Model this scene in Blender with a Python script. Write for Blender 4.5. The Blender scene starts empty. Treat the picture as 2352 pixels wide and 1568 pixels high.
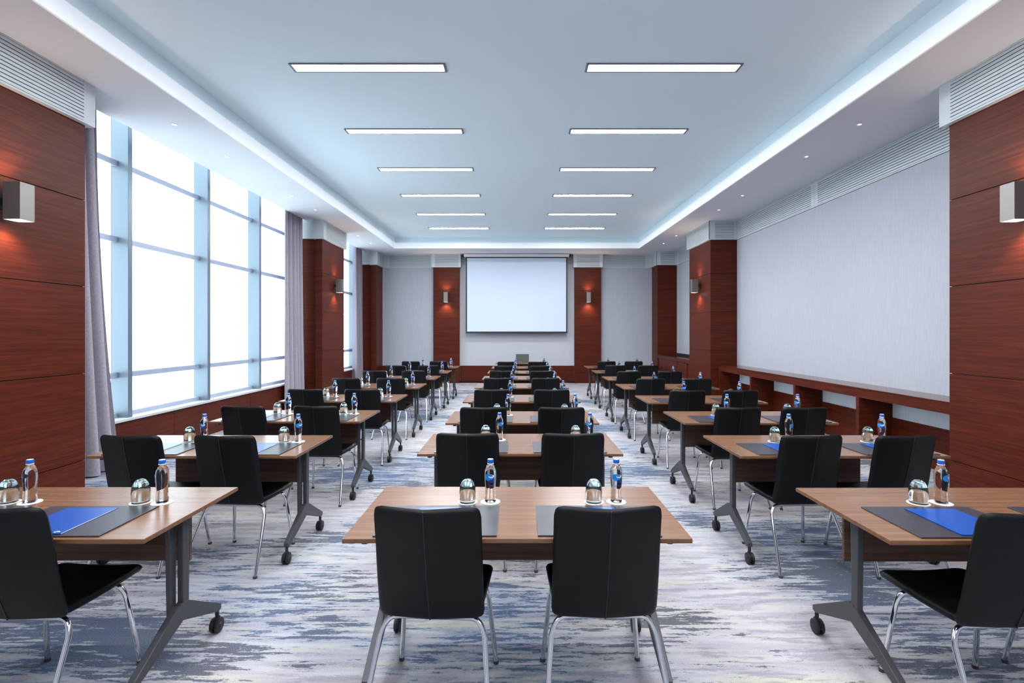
import bpy, bmesh, math, random
from mathutils import Vector, Matrix

random.seed(7)
S = bpy.context.scene
COL = S.collection
PI = math.pi

# ------------------------------------------------------------------ camera
CAM_H = 1.56
cam_d = bpy.data.cameras.new('camera')
cam_d.sensor_width = 36.0
cam_d.lens = 18.0                                   # 1176 px on a 2352 px wide frame
cam_d.shift_x = -12.0 / 2352.0
cam_d.shift_y = -21.0 / 2352.0
cam_d.clip_start = 0.05
cam = bpy.data.objects.new('camera', cam_d)
cam.location = (0, 0, CAM_H)
cam.rotation_euler = (PI / 2, 0, 0)
COL.objects.link(cam)
S.camera = cam

# ------------------------------------------------------------------ world, exposure
W = bpy.data.worlds.new('overcast_sky')
S.world = W
W.use_nodes = True
_bg = W.node_tree.nodes['Background']
_bg.inputs['Color'].default_value = (0.80, 0.91, 1.0, 1)
_bg.inputs['Strength'].default_value = 0.9
S.view_settings.view_transform = 'Standard'
S.view_settings.look = 'None'
S.view_settings.gamma = 1.0
S.view_settings.exposure = 2.28
S.view_settings.use_curve_mapping = False
S.cycles.use_denoising = True
S.cycles.max_bounces = 12
S.cycles.diffuse_bounces = 5
S.cycles.glossy_bounces = 4
S.cycles.transmission_bounces = 12
S.cycles.transparent_max_bounces = 12
S.cycles.caustics_reflective = False
S.cycles.caustics_refractive = False
S.cycles.sample_clamp_indirect = 4.0

LED_POWER = 20.5        # radiance of the linear ceiling lights
BLIND_GLOW = 0.72       # daylight passing through the roller blinds
LIP_ADDED_GLOW = 0.05        # glow added to the white lip of the ceiling tray
SCONCE_WATT = 4.0
DOWN_WATT = 6.0
LED_COL = (0.93, 0.97, 1.0)
DAY_COL = (0.76, 0.92, 1.0)

# ------------------------------------------------------------------ helpers: nodes
def lin(r, g, b):
    f = lambda c: (c / 255) / 12.92 if c / 255 <= 0.04045 else ((c / 255 + 0.055) / 1.055) ** 2.4
    return (f(r), f(g), f(b), 1)

class NT:
    def __init__(s, name):
        s.m = bpy.data.materials.new(name)
        s.m.use_nodes = True
        s.t = s.m.node_tree
        s.b = s.t.nodes['Principled BSDF']
        s.out = s.t.nodes['Material Output']
    def n(s, typ, **kw):
        nd = s.t.nodes.new(typ)
        for k, v in kw.items():
            setattr(nd, k, v)
        return nd
    def l(s, a, b):
        s.t.links.new(a, b)
    def coord(s, scale, rot=(0, 0, 0), kind='Object'):
        tc = s.n('ShaderNodeTexCoord')
        mp = s.n('ShaderNodeMapping')
        mp.inputs['Scale'].default_value = scale
        mp.inputs['Rotation'].default_value = rot
        s.l(tc.outputs[kind], mp.inputs['Vector'])
        return mp.outputs['Vector']
    def noise(s, vec, scale=1.0, detail=3.0, rough=0.5, dist=0.0):
        nd = s.n('ShaderNodeTexNoise')
        nd.inputs['Scale'].default_value = scale
        nd.inputs['Detail'].default_value = detail
        nd.inputs['Roughness'].default_value = rough
        nd.inputs['Distortion'].default_value = dist
        s.l(vec, nd.inputs['Vector'])
        return nd.outputs['Fac']
    def ramp(s, fac, stops, interp='LINEAR'):
        nd = s.n('ShaderNodeValToRGB')
        cr = nd.color_ramp
        cr.interpolation = interp
        while len(cr.elements) < len(stops):
            cr.elements.new(0.5)
        for e, (p, c) in zip(cr.elements, stops):
            e.position = p
            e.color = c
        s.l(fac, nd.inputs['Fac'])
        return nd.outputs['Color']
    def mix(s, fac, a, b):
        nd = s.n('ShaderNodeMix', data_type='RGBA')
        for sock, v in ((nd.inputs[0], fac), (nd.inputs[6], a), (nd.inputs[7], b)):
            if hasattr(v, 'links'):
                s.l(v, sock)
            else:
                sock.default_value = v
        return nd.outputs[2]
    def math(s, op, a, b):
        nd = s.n('ShaderNodeMath', operation=op)
        for sock, v in ((nd.inputs[0], a), (nd.inputs[1], b)):
            if hasattr(v, 'links'):
                s.l(v, sock)
            else:
                sock.default_value = v
        return nd.outputs[0]
    def bump(s, h, strength=0.2, dist=0.002):
        nd = s.n('ShaderNodeBump')
        nd.inputs['Strength'].default_value = strength
        nd.inputs['Distance'].default_value = dist
        s.l(h, nd.inputs['Height'])
        s.l(nd.outputs['Normal'], s.b.inputs['Normal'])
    def set(s, **kw):
        for k, v in kw.items():
            s.b.inputs[k.replace('_', ' ')].default_value = v

def plain(name, col, rough=0.5, metal=0.0, var=0.04, scale=6.0, spec=0.5, bump=0.0):
    t = NT(name)
    v = t.coord((scale, scale, scale))
    f = t.noise(v, 1.0, 4)
    dark = tuple(c * (1 - var) for c in col[:3]) + (1,)
    lite = tuple(min(1, c * (1 + var)) for c in col[:3]) + (1,)
    t.l(t.ramp(f, [(0.3, dark), (0.7, lite)]), t.b.inputs['Base Color'])
    t.set(Roughness=rough, Metallic=metal)
    t.b.inputs['Specular IOR Level'].default_value = spec
    if bump:
        t.bump(t.noise(t.coord((scale * 40,) * 3), 1.0, 3), bump, 0.001)
    return t.m

def wood(name, stretch, c0, c1, c2, rough=0.38, coarse=1.0, spec=0.16):
    t = NT(name)
    v = t.coord(stretch)
    f1 = t.noise(v, 1.0 * coarse, 5, 0.62, 0.35)
    f2 = t.noise(v, 4.3 * coarse, 3, 0.6, 0.0)
    f = t.math('ADD', t.math('MULTIPLY', f1, 0.7), t.math('MULTIPLY', f2, 0.3))
    t.l(t.ramp(f, [(0.36, c0), (0.5, c1), (0.64, c2)]), t.b.inputs['Base Color'])
    t.set(Roughness=rough)
    t.b.inputs['Specular IOR Level'].default_value = spec
    t.bump(f, 0.06, 0.001)
    return t.m

def emit(name, col, strength):
    t = NT(name)
    e = t.n('ShaderNodeEmission')
    e.inputs['Color'].default_value = (*col[:3], 1)
    e.inputs['Strength'].default_value = strength
    t.l(e.outputs[0], t.out.inputs['Surface'])
    return t.m

M = {}
M['ceiling'] = plain('ceiling_paint', lin(232, 248, 254), 0.85, var=0.012, scale=0.8)
M['soffit'] = plain('soffit_paint', lin(216, 217, 223), 0.85, var=0.012, scale=0.8)
M['vent'] = plain('vent_lacquer', lin(196, 204, 208), 0.5, var=0.01)
M['vent_dark'] = plain('vent_shadow_gap', lin(84, 90, 93), 0.8)
M['wood'] = wood('mahogany_veneer', (1.5, 1.5, 62), lin(61, 20, 10), lin(77, 28, 14), lin(91, 37, 19), 0.42)
M['wood_gloss'] = wood('polished_mahogany', (1.5, 1.5, 62), lin(61, 20, 10), lin(77, 28, 14), lin(91, 37, 19), 0.16, 1.0, 0.8)
M['stitch'] = plain('grey_stitching', lin(19, 21, 25), 0.6)
M['wood_dark'] = wood('mahogany_core', (0.9, 0.9, 30), lin(40, 14, 8), lin(48, 18, 10), lin(56, 22, 13))
M['table'] = wood('walnut_laminate', (1.3, 42, 42), lin(101, 70, 50), lin(115, 81, 58), lin(127, 92, 67), 0.26, 1.0, 0.4)
M['modesty'] = wood('walnut_panel', (1.3, 42, 42), lin(80, 60, 50), lin(96, 73, 62), lin(110, 85, 74), 0.45)
M['leather'] = plain('black_leather', lin(9, 11, 14), 0.45, var=0.12, scale=30, spec=0.24, bump=0.12)
M['chrome'] = plain('chrome', lin(225, 228, 232), 0.08, 1.0, var=0.0)
M['table_metal'] = plain('grey_lacquered_steel', lin(68, 69, 72), 0.42, 0.35, var=0.03)
M['rubber'] = plain('black_rubber', lin(24, 24, 26), 0.5)
M['hub'] = plain('caster_hub', lin(60, 60, 63), 0.4)
M['alu'] = plain('satin_aluminium', lin(118, 131, 142), 0.3, 0.35, var=0.01)
M['transom'] = plain('grey_transom', lin(170, 180, 200), 0.35, 0.2)
M['sill'] = plain('grey_sill', lin(190, 190, 192), 0.4)
M['white'] = plain('white_card', lin(240, 241, 244), 0.6, var=0.01)
M['pad'] = plain('charcoal_leatherette', lin(48, 45, 52), 0.33, var=0.15, scale=40, bump=0.2)
M['folder'] = plain('blue_card', lin(0, 66, 146), 0.3, var=0.03)
M['cap'] = plain('blue_cap', lin(26, 92, 182), 0.35)
M['captop'] = plain('pale_cap_top', lin(214, 226, 244), 0.4)
M['print_blue'] = plain('print_sky_blue', lin(30, 130, 205), 0.4)
M['print_navy'] = plain('print_navy', lin(24, 50, 130), 0.4)
M['print_white'] = plain('print_white', lin(235, 242, 250), 0.4)
M['nickel'] = plain('satin_nickel', lin(132, 127, 124), 0.38, 0.6, var=0.02)
M['black'] = plain('black_trim', lin(28, 30, 36), 0.5)
M['screen'] = plain('screen_fabric', lin(206, 217, 234), 0.9, var=0.005)
M['laptop'] = plain('laptop_shell', lin(112, 118, 116), 0.4, 0.3)
M['stone'] = plain('dark_polished_stone', lin(52, 46, 46), 0.08, var=0.2, scale=20)
M['rear'] = plain('rear_wall_paint', lin(186, 184, 192), 0.85)
M['light_frame'] = plain('light_trim', lin(118, 124, 132), 0.5)

def mat_fabric(name, col):
    t = NT(name)
    v = t.coord((150, 150, 5))
    f = t.noise(v, 1.0, 4, 0.65)
    d = tuple(c * 0.91 for c in col[:3]) + (1,)
    l = tuple(min(1, c * 1.06) for c in col[:3]) + (1,)
    t.l(t.ramp(f, [(0.34, d), (0.66, l)]), t.b.inputs['Base Color'])
    t.set(Roughness=0.75)
    t.b.inputs['Specular IOR Level'].default_value = 0.25
    t.bump(f, 0.15, 0.001)
    return t.m
M['fabric'] = mat_fabric('woven_wallcovering', lin(174, 176, 185))
M['fabric_brightened'] = mat_fabric('brightened_woven_wallcovering', lin(226, 233, 240))  # same wallcovering, with brighter light painted into its colour
M['wallpaper'] = plain('smooth_wallcovering', lin(182, 182, 188), 0.7, var=0.012, scale=2)

def mat_curtain():
    t = NT('curtain_cloth')
    v = t.coord((60, 60, 60))
    f = t.noise(v, 1.0, 3)
    t.l(t.ramp(f, [(0.3, lin(140, 133, 144)), (0.7, lin(158, 151, 162))]), t.b.inputs['Base Color'])
    t.set(Roughness=0.9)
    t.b.inputs['Sheen Weight'].default_value = 0.15
    return t.m
M['curtain'] = mat_curtain()

def mat_blind():
    t = NT('translucent_blind')
    v = t.coord((40, 40, 260))
    f = t.noise(v, 1.0, 2)
    t.l(t.ramp(f, [(0.3, (0.52, 0.55, 0.58, 1)), (0.7, (0.58, 0.61, 0.64, 1))]), t.b.inputs['Base Color'])
    t.set(Roughness=0.9)
    t.b.inputs['Emission Color'].default_value = (*DAY_COL, 1)
    t.b.inputs['Emission Strength'].default_value = BLIND_GLOW
    tr = t.n('ShaderNodeBsdfTransparent')
    mx = t.n('ShaderNodeMixShader')
    mx.inputs[0].default_value = 0.72
    t.l(tr.outputs[0], mx.inputs[1])
    t.l(t.b.outputs[0], mx.inputs[2])
    t.l(mx.outputs[0], t.out.inputs['Surface'])
    return t.m
M['blind'] = mat_blind()

def mat_pane():
    t = NT('window_glass')
    tr = t.n('ShaderNodeBsdfTransparent')
    tr.inputs[0].default_value = (0.93, 0.97, 0.97, 1)
    gl = t.n('ShaderNodeBsdfGlossy')
    gl.inputs['Roughness'].default_value = 0.03
    lw = t.n('ShaderNodeFresnel')
    lw.inputs['IOR'].default_value = 1.4
    mx = t.n('ShaderNodeMixShader')
    t.l(lw.outputs[0], mx.inputs[0])
    t.l(tr.outputs[0], mx.inputs[1])
    t.l(gl.outputs[0], mx.inputs[2])
    t.l(mx.outputs[0], t.out.inputs['Surface'])
    return t.m
M['pane'] = mat_pane()

def mat_glass(name, col, ior, rough=0.0):
    t = NT(name)
    t.b.inputs['Base Color'].default_value = col
    t.set(Roughness=rough, IOR=ior)
    t.b.inputs['Transmission Weight'].default_value = 1.0
    return t.m
M['glass'] = mat_glass('tumbler_glass', (0.94, 0.99, 0.985, 1), 1.45)
M['glass_base'] = mat_glass('tumbler_base', (0.72, 0.96, 0.94, 1), 1.5)
M['water'] = mat_glass('bottle_water', (0.95, 0.975, 1.0, 1), 1.34)

def mat_carpet():
    t = NT('abstract_carpet')
    def off(v, o):
        nd = t.n('ShaderNodeVectorMath', operation='ADD')
        nd.inputs[1].default_value = o
        t.l(v, nd.inputs[0])
        return nd.outputs[0]
    def wsum(*pairs):
        acc = None
        for f, w in pairs:
            m = t.math('MULTIPLY', f, w)
            acc = m if acc is None else t.math('ADD', acc, m)
        return acc
    BW = [(0, 0, 0, 1), (1, 1, 1, 1)]
    big = t.noise(t.coord((0.62, 1.0, 1)), 1.0, 2, 0.5, 0.4)             # where streaks gather
    tone = t.noise(off(t.coord((0.42, 0.55, 1)), (7.3, 2.9, 0)), 1.0, 2, 0.5)   # grey or teal
    a = t.noise(t.coord((2.3, 11, 1)), 1.0, 4, 0.62, 0.5)                # patches
    b = t.noise(off(t.coord((3.6, 34, 1)), (3.1, 8.7, 0)), 1.0, 3, 0.6, 0.2)      # streaks
    g = t.noise(t.coord((34, 80, 1)), 1.0, 4, 0.8)                      # ragged edges
    d = t.noise(off(t.coord((0.9, 7, 1)), (1.7, 5.5, 0)), 1.0, 4, 0.6)
    p = t.noise(off(t.coord((2.8, 20, 1)), (11.2, 0.4, 0)), 1.0, 4, 0.65, 0.3)
    fine = t.noise(t.coord((210, 210, 210)), 1.0, 2)
    field = wsum((a, 0.33), (b, 0.40), (g, 0.20), (big, 0.56))
    field2 = wsum((p, 0.62), (g, 0.18), (big, -0.25))
    base = t.ramp(d, [(0.34, lin(174, 168, 154)), (0.46, lin(171, 169, 171)), (0.57, lin(156, 149, 157)), (0.68, lin(173, 167, 157))])
    mid = t.mix(t.math('MULTIPLY', t.ramp(field2, [(0.295, BW[0]), (0.345, BW[1])]), 0.50), base, lin(100, 98, 112))
    teal = t.ramp(tone, [(0.46, BW[0]), (0.60, BW[1])])
    # teal passages woven into the design
    obj_co = t.coord((1, 1, 0))
    for cx, cy, rx, ry in ((0.05, 2.25, 0.75, 0.42), (-2.35, 2.5, 0.8, 0.5), (1.95, 3.85, 0.7, 0.45), (-1.55, 5.6, 0.8, 0.5), (1.1, 8.4, 0.9, 0.7)):
        sub = t.n('ShaderNodeVectorMath', operation='SUBTRACT'); sub.inputs[1].default_value = (cx, cy, 0)
        t.l(obj_co, sub.inputs[0])
        mul = t.n('ShaderNodeVectorMath', operation='MULTIPLY'); mul.inputs[1].default_value = (1 / rx, 1 / ry, 0)
        t.l(sub.outputs[0], mul.inputs[0])
        ln = t.n('ShaderNodeVectorMath', operation='LENGTH'); t.l(mul.outputs[0], ln.inputs[0])
        blob = t.math('SUBTRACT', 1.25, t.math('ADD', ln.outputs['Value'], t.math('MULTIPLY', t.math('SUBTRACT', a, 0.5), 1.6)))
        cl = t.n('ShaderNodeClamp'); t.l(blob, cl.inputs[0])
        teal = t.math('MAXIMUM', teal, cl.outputs[0])
        field = t.math('ADD', field, t.math('MULTIPLY', cl.outputs[0], 0.045))
    wash = t.math('MULTIPLY', t.ramp(field, [(0.68, BW[0]), (0.81, BW[1])]), t.math('MULTIPLY', teal, 0.55))
    c = t.mix(wash, mid, lin(44, 106, 146))
    darkc = t.mix(teal, t.ramp(d, [(0.40, lin(32, 36, 50)), (0.60, lin(16, 31, 58))]), lin(0, 50, 92))
    m1 = t.ramp(field, [(0.782, BW[0]), (0.806, BW[1])])
    c = t.mix(t.math('MULTIPLY', m1, 0.88), c, darkc)
    c = t.mix(0.15, c, t.ramp(fine, [(0.3, (0.10, 0.10, 0.12, 1)), (0.7, (0.75, 0.75, 0.77, 1))]))
    t.l(c, t.b.inputs['Base Color'])
    t.set(Roughness=0.95)
    t.b.inputs['Specular IOR Level'].default_value = 0.1
    t.bump(fine, 0.4, 0.003)
    return t.m
M['carpet'] = mat_carpet()
M['led'] = emit('led_diffuser', LED_COL, LED_POWER)
M['lip_with_added_glow'] = emit('tray_lip_added_glow', (0.90, 0.95, 1.0), LIP_ADDED_GLOW)
M['lamp_warm'] = emit('warm_lamp', (1.0, 0.86, 0.70), 5.0)
M['lamp_cool'] = emit('downlight_lamp', (1.0, 0.98, 0.95), 2.0)

def _lip_added_glow_mat():
    t = NT('white_trim_added_glow')
    t.b.inputs['Base Color'].default_value = lin(236, 240, 244)
    t.set(Roughness=0.8)
    t.b.inputs['Emission Color'].default_value = (0.90, 0.95, 1.0, 1)
    t.b.inputs['Emission Strength'].default_value = LIP_ADDED_GLOW
    return t.m
M['lip_with_added_glow'] = _lip_added_glow_mat()

# ------------------------------------------------------------------ helpers: meshes
class MB:
    def __init__(s):
        s.v, s.f, s.mi = [], [], []
        s.cur = 0
    def box(s, x0, x1, y0, y1, z0, z1):
        i = len(s.v)
        s.v += [(x, y, z) for z in (z0, z1) for y in (y0, y1) for x in (x0, x1)]
        for q in ((0, 2, 3, 1), (4, 5, 7, 6), (0, 1, 5, 4), (1, 3, 7, 5), (3, 2, 6, 7), (2, 0, 4, 6)):
            s.f.append(tuple(i + k for k in q)); s.mi.append(s.cur)
        return s
    def prism(s, pts, axis, a0, a1):
        """closed polygon pts (2-D) extruded along an axis between a0 and a1"""
        i = len(s.v); n = len(pts)
        for a in (a0, a1):
            for p, q in pts:
                s.v.append({'x': (a, p, q), 'y': (p, a, q), 'z': (p, q, a)}[axis])
        for k in range(n):
            s.f.append((i + k, i + (k + 1) % n, i + n + (k + 1) % n, i + n + k)); s.mi.append(s.cur)
        s.f.append(tuple(i + k for k in reversed(range(n)))); s.mi.append(s.cur)
        s.f.append(tuple(i + n + k for k in range(n))); s.mi.append(s.cur)
        return s
    def tube(s, pts, r, n=10, caps=True):
        pts = [Vector(p) for p in pts]
        i0 = len(s.v)
        up = Vector((0, 0, 1))
        prev = None
        for k, p in enumerate(pts):
            d = (pts[min(k + 1, len(pts) - 1)] - pts[max(k - 1, 0)]).normalized()
            if prev is None:
                a = d.cross(up)
                if a.length < 1e-3:
                    a = d.cross(Vector((1, 0, 0)))
                a.normalize()
            else:
                a = (prev - d * prev.dot(d)).normalized()
            prev = a
            b = d.cross(a)
            rr = r[k] if isinstance(r, (list, tuple)) else r
            for j in range(n):
                t = 2 * PI * j / n
                s.v.append(tuple(p + a * math.cos(t) * rr + b * math.sin(t) * rr))
        m = len(pts)
        for k in range(m - 1):
            for j in range(n):
                s.f.append((i0 + k * n + j, i0 + k * n + (j + 1) % n, i0 + (k + 1) * n + (j + 1) % n, i0 + (k + 1) * n + j)); s.mi.append(s.cur)
        if caps:
            s.f.append(tuple(i0 + j for j in reversed(range(n)))); s.mi.append(s.cur)
            s.f.append(tuple(i0 + (m - 1) * n + j for j in range(n))); s.mi.append(s.cur)
        return s
    def lathe(s, prof, n=24, axis='z', c=(0, 0, 0)):
        """prof: list of (radius, height); radius 0 makes a pole"""
        rings = []
        for r, h in prof:
            if r < 1e-6:
                s.v.append(s._ax(0, 0, h, axis, c)); rings.append([len(s.v) - 1])
            else:
                ring = []
                for j in range(n):
                    t = 2 * PI * j / n
                    s.v.append(s._ax(r * math.cos(t), r * math.sin(t), h, axis, c)); ring.append(len(s.v) - 1)
                rings.append(ring)
        for a, b in zip(rings, rings[1:]):
            for j in range(n):
                k = (j + 1) % n
                if len(a) == 1 and len(b) == 1:
                    continue
                if len(a) == 1:
                    s.f.append((a[0], b[k], b[j]))
                elif len(b) == 1:
                    s.f.append((a[j], a[k], b[0]))
                else:
                    s.f.append((a[j], a[k], b[k], b[j]))
                s.mi.append(s.cur)
        return s
    @staticmethod
    def _ax(x, y, h, axis, c):
        p = {'z': (x, y, h), 'x': (h, x, y), 'y': (x, h, y)}[axis]
        return (p[0] + c[0], p[1] + c[1], p[2] + c[2])
    def cushion(s, w, h, rad, thick, fn, n=8, edge=0.35):
        """upholstered slab with rounded outline; fn maps (u, v, t) to a point; u,v in metres from the centre, t across the thickness"""
        def outline(a, b):       # a,b on the unit square border
            x, y = a * w, b * h
            cx, cy = w - rad, h - rad
            if abs(x) > cx and abs(y) > cy:
                dx, dy = abs(x) - cx, abs(y) - cy
                m = max(dx, dy)
                L = math.hypot(dx, dy)
                k = m / L if L > 1e-9 else 1
                dx *= k; dy *= k
                x = math.copysign(cx + dx, x); y = math.copysign(cy + dy, y)
            return x, y
        border = []
        for k in range(n): border.append((-1 + 2 * k / n, -1))
        for k in range(n): border.append((1, -1 + 2 * k / n))
        for k in range(n): border.append((1 - 2 * k / n, 1))
        for k in range(n): border.append((-1, 1 - 2 * k / n))
        # denser near the corners
        def warp(q):
            return math.copysign(1 - (1 - abs(q)) ** 1.6, q)
        border = [(warp(a), warp(b)) for a, b in border]
        d = min(w, h)
        e = thick * edge / d
        levels = [0.25, 0.5, 0.75, 1 - 1.6 * e, 1 - 0.9 * e, 1 - 0.35 * e, 1.0]
        def half(m):
            x = max(0.0, (m - (1 - 1.6 * e)) / (1.6 * e))
            return 0.5 * thick * math.sqrt(max(0.0, 1 - x * x))
        nb = len(border)
        sides = []
        for sg in (-1, 1):
            rings = []
            s.v.append(tuple(fn(0, 0, sg * 0.5 * thick))); rings.append([len(s.v) - 1])
            for m in levels[:-1]:
                ring = []
                for a, b in border:
                    x, y = outline(a, b)
                    s.v.append(tuple(fn(x * m, y * m, sg * half(m)))); ring.append(len(s.v) - 1)
                rings.append(ring)
            sides.append(rings)
        rim = []
        for a, b in border:
            x, y = outline(a, b)
            s.v.append(tuple(fn(x, y, 0.0))); rim.append(len(s.v) - 1)
        for sg, rings in zip((-1, 1), sides):
            rr = rings + [rim]
            for a, b in zip(rr, rr[1:]):
                for j in range(nb):
                    k = (j + 1) % nb
                    q = (a[0], b[j], b[k]) if len(a) == 1 else (a[j], b[j], b[k], a[k])
                    s.f.append(q if sg > 0 else tuple(reversed(q))); s.mi.append(s.cur)
        return s

def build(name, mb, mats, parent=None, smooth=None, bevel=0.0):
    me = bpy.data.meshes.new(name)
    me.from_pydata(mb.v, [], mb.f)
    ml = mats if isinstance(mats, (list, tuple)) else [mats]
    for m in ml:
        me.materials.append(m)
    if len(ml) > 1:
        me.polygons.foreach_set('material_index', mb.mi)
    bm = bmesh.new()
    bm.from_mesh(me)
    bmesh.ops.recalc_face_normals(bm, faces=bm.faces)
    if bevel:
        es = [e for e in bm.edges if len(e.link_faces) == 2 and e.calc_face_angle(0) > 0.6]
        bmesh.ops.bevel(bm, geom=es, offset=bevel, segments=2, affect='EDGES', profile=0.6)
    bm.to_mesh(me)
    bm.free()
    if smooth is not None or bevel:
        me.polygons.foreach_set('use_smooth', [True] * len(me.polygons))
        me.set_sharp_from_angle(angle=math.radians(smooth if smooth is not None else 12))
    me.update()
    o = bpy.data.objects.new(name, me)
    COL.objects.link(o)
    if parent is not None:
        o.parent = parent
    return o

def tag(o, label=None, cat=None, group=None, kind=None):
    if label: o['label'] = label
    if cat: o['category'] = cat
    if group: o['group'] = group
    if kind: o['kind'] = kind
    return o

def thing(name, label, cat, loc=(0, 0, 0), rz=0.0, group=None, kind=None):
    o = bpy.data.objects.new(name, None)
    o.empty_display_size = 0.1
    o.location = loc
    o.rotation_euler = (0, 0, rz)
    COL.objects.link(o)
    return tag(o, label, cat, group, kind)

def copy_tree(o, parent=None):
    c = o.copy()
    COL.objects.link(c)
    if parent is not None:
        c.parent = parent
    for ch in [k for k in KIDS.get(o.name, [])]:
        copy_tree(ch, c)
    return c
KIDS = {}
def learn(root):
    """remember the children of a prototype (thing > part > sub-part)"""
    for ob in list(bpy.data.objects):
        if ob.parent is not None:
            KIDS.setdefault(ob.parent.name, [])
            if ob not in KIDS[ob.parent.name]:
                KIDS[ob.parent.name].append(ob)

class Proto:
    def __init__(s, root):
        s.root = root; s.used = False
        s.tree = s._read(root)
    def _read(s, o):
        return (o, [s._read(c) for c in o.children])
    def _dup(s, node, parent):
        o, kids = node
        c = o.copy()
        COL.objects.link(c)
        if parent is not None:
            c.parent = parent
        for k in kids:
            s._dup(k, c)
        return c
    def put(s, loc, rz, label, group=None, scale=None):
        if not s.used:
            s.used = True; o = s.root
        else:
            o = s._dup(s.tree, None)
        o.location = loc
        o.rotation_euler = (0, 0, rz)
        if scale: o.scale = scale
        o['label'] = label
        if group: o['group'] = group
        return o

def abox(name, x0, x1, y0, y1, z0, z1, mat, parent=None, bevel=0.0):
    return build(name, MB().box(x0, x1, y0, y1, z0, z1), mat, parent, bevel=bevel)

# ------------------------------------------------------------------ dimensions of the room
Y0, YB = -3.2, 15.88            # rear wall behind the camera, screen wall
XL, XR = -4.90, 4.79            # window plane, right wall
ZS, ZT = 3.955, 4.27            # soffit, ceiling tray
TX0, TX1, TY1 = -3.50, 3.49, 14.62
CF = 4.17                       # column faces
ZV = 3.555                      # underside of the vent boxes
SILL = 0.53

# ------------------------------------------------------------------ floor and ceiling
floor = tag(abox('floor', -5.1, 5.0, Y0 - 0.2, YB + 0.2, -0.12, 0.0, M['carpet']), 'pale carpet with streaks of navy, teal and cream', kind='structure')

ceil = tag(abox('ceiling', TX0 - 0.1, TX1 + 0.1, Y0, TY1 + 0.1, ZT, ZT + 0.12, M['ceiling']), 'recessed pale blue-grey ceiling tray', kind='structure')
mb = MB()
mb.box(-4.53, TX0, Y0, YB, ZS, ZT + 0.1)
mb.box(TX1, 4.90, Y0, YB, ZS, ZT + 0.1)
mb.box(TX0, TX1, TY1, YB, ZS, ZT + 0.1)
mb.box(-5.02, -4.53, Y0, YB, ZT + 0.28, ZT + 0.4)
build('soffit', mb, M['soffit'], ceil)
# lower lip of the tray, white paint with added glow, then the dim upper band
lip_with_added_glow = tag(build('trim_1', MB().box(TX0 - 0.001, TX0 + 0.02, Y0, TY1 + 0.001, ZS - 0.001, ZS + 0.16)
                 .box(TX1 - 0.02, TX1 + 0.001, Y0, TY1 + 0.001, ZS - 0.001, ZS + 0.16)
                 .box(TX0 + 0.02, TX1 - 0.02, TY1 - 0.02, TY1 + 0.001, ZS - 0.001, ZS + 0.16), M['lip_with_added_glow']),
           'white painted band with added glow around the ceiling tray', kind='structure')
tag(build('trim_2', MB().box(TX0, TX0 + 0.008, Y0, TY1, ZS + 0.16, ZT).box(TX1 - 0.008, TX1, Y0, TY1, ZS + 0.16, ZT)
          .box(TX0, TX1, TY1 - 0.008, TY1, ZS + 0.16, ZT), M['ceiling']), 'dim upper band above the white tray lip', kind='structure')

# ------------------------------------------------------------------ walls
wall_rear = tag(abox('wall_rear', -5.1, 5.0, Y0 - 0.2, Y0, 0, 4.7, M['rear']), 'plain wall behind the camera', kind='structure')

wall_back = tag(abox('wall_back', -5.05, 4.95, YB, YB + 0.15, 0, 4.2, M['wallpaper']), 'screen wall at the far end of the room', kind='structure')
wl = wall_back
abox('fabric_panel', -4.17, -2.55, YB - 0.03, YB, SILL, ZV, M['fabric'], wl)
abox('fabric_panel', 2.55, 4.17, YB - 0.03, YB, SILL, ZV, M['fabric'], wl)
abox('wall_panel', -1.80, 1.80, YB - 0.03, YB, SILL, 3.90, M['wallpaper'], wl)
for x0, x1 in ((-4.17, -2.59), (-1.765, 0.0), (0.006, 1.75), (2.59, 4.17)):
    abox('wainscot_panel', x0, x1, YB - 0.05, YB, 0.06, SILL, M['wood'], wl)
tag(abox('baseboard_back', -4.17, 4.17, YB - 0.06, YB, 0, 0.06, M['wood_dark']), 'dark skirting under the screen wall', kind='structure')

wall_right = tag(abox('wall_right', XR, XR + 0.15, Y0, YB, 0, 4.2, M['wallpaper']), 'right wall behind the fabric panels', kind='structure')
for y0, y1, z0 in ((-2.6, 3.36, 0.86), (4.94, 11.06, 0.80), (12.4, 15.22, 0.86)):
    abox('fabric_panel', 4.745, XR, y0, y1, z0, ZV - 0.005, M['fabric'], wall_right)

wall_left = tag(build('wall_left', MB().box(-5.05, -4.98, Y0, YB, 0, SILL - 0.03).box(-5.05, -4.98, Y0, YB, 4.5, 4.68)
                      .box(-5.05, -4.9, Y0, 3.4, 0, 4.6), M['rear']), 'window wall below the sill', kind='structure')
for k, (y0, y1) in enumerate(((4.9, 7.0), (7.006, 9.0), (9.006, 10.98), (12.4, 13.8), (13.806, 15.2))):
    abox('wainscot_panel', -4.98, -4.69, y0, y1, 0.0, SILL - 0.03, M['wood'], wall_left)

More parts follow.
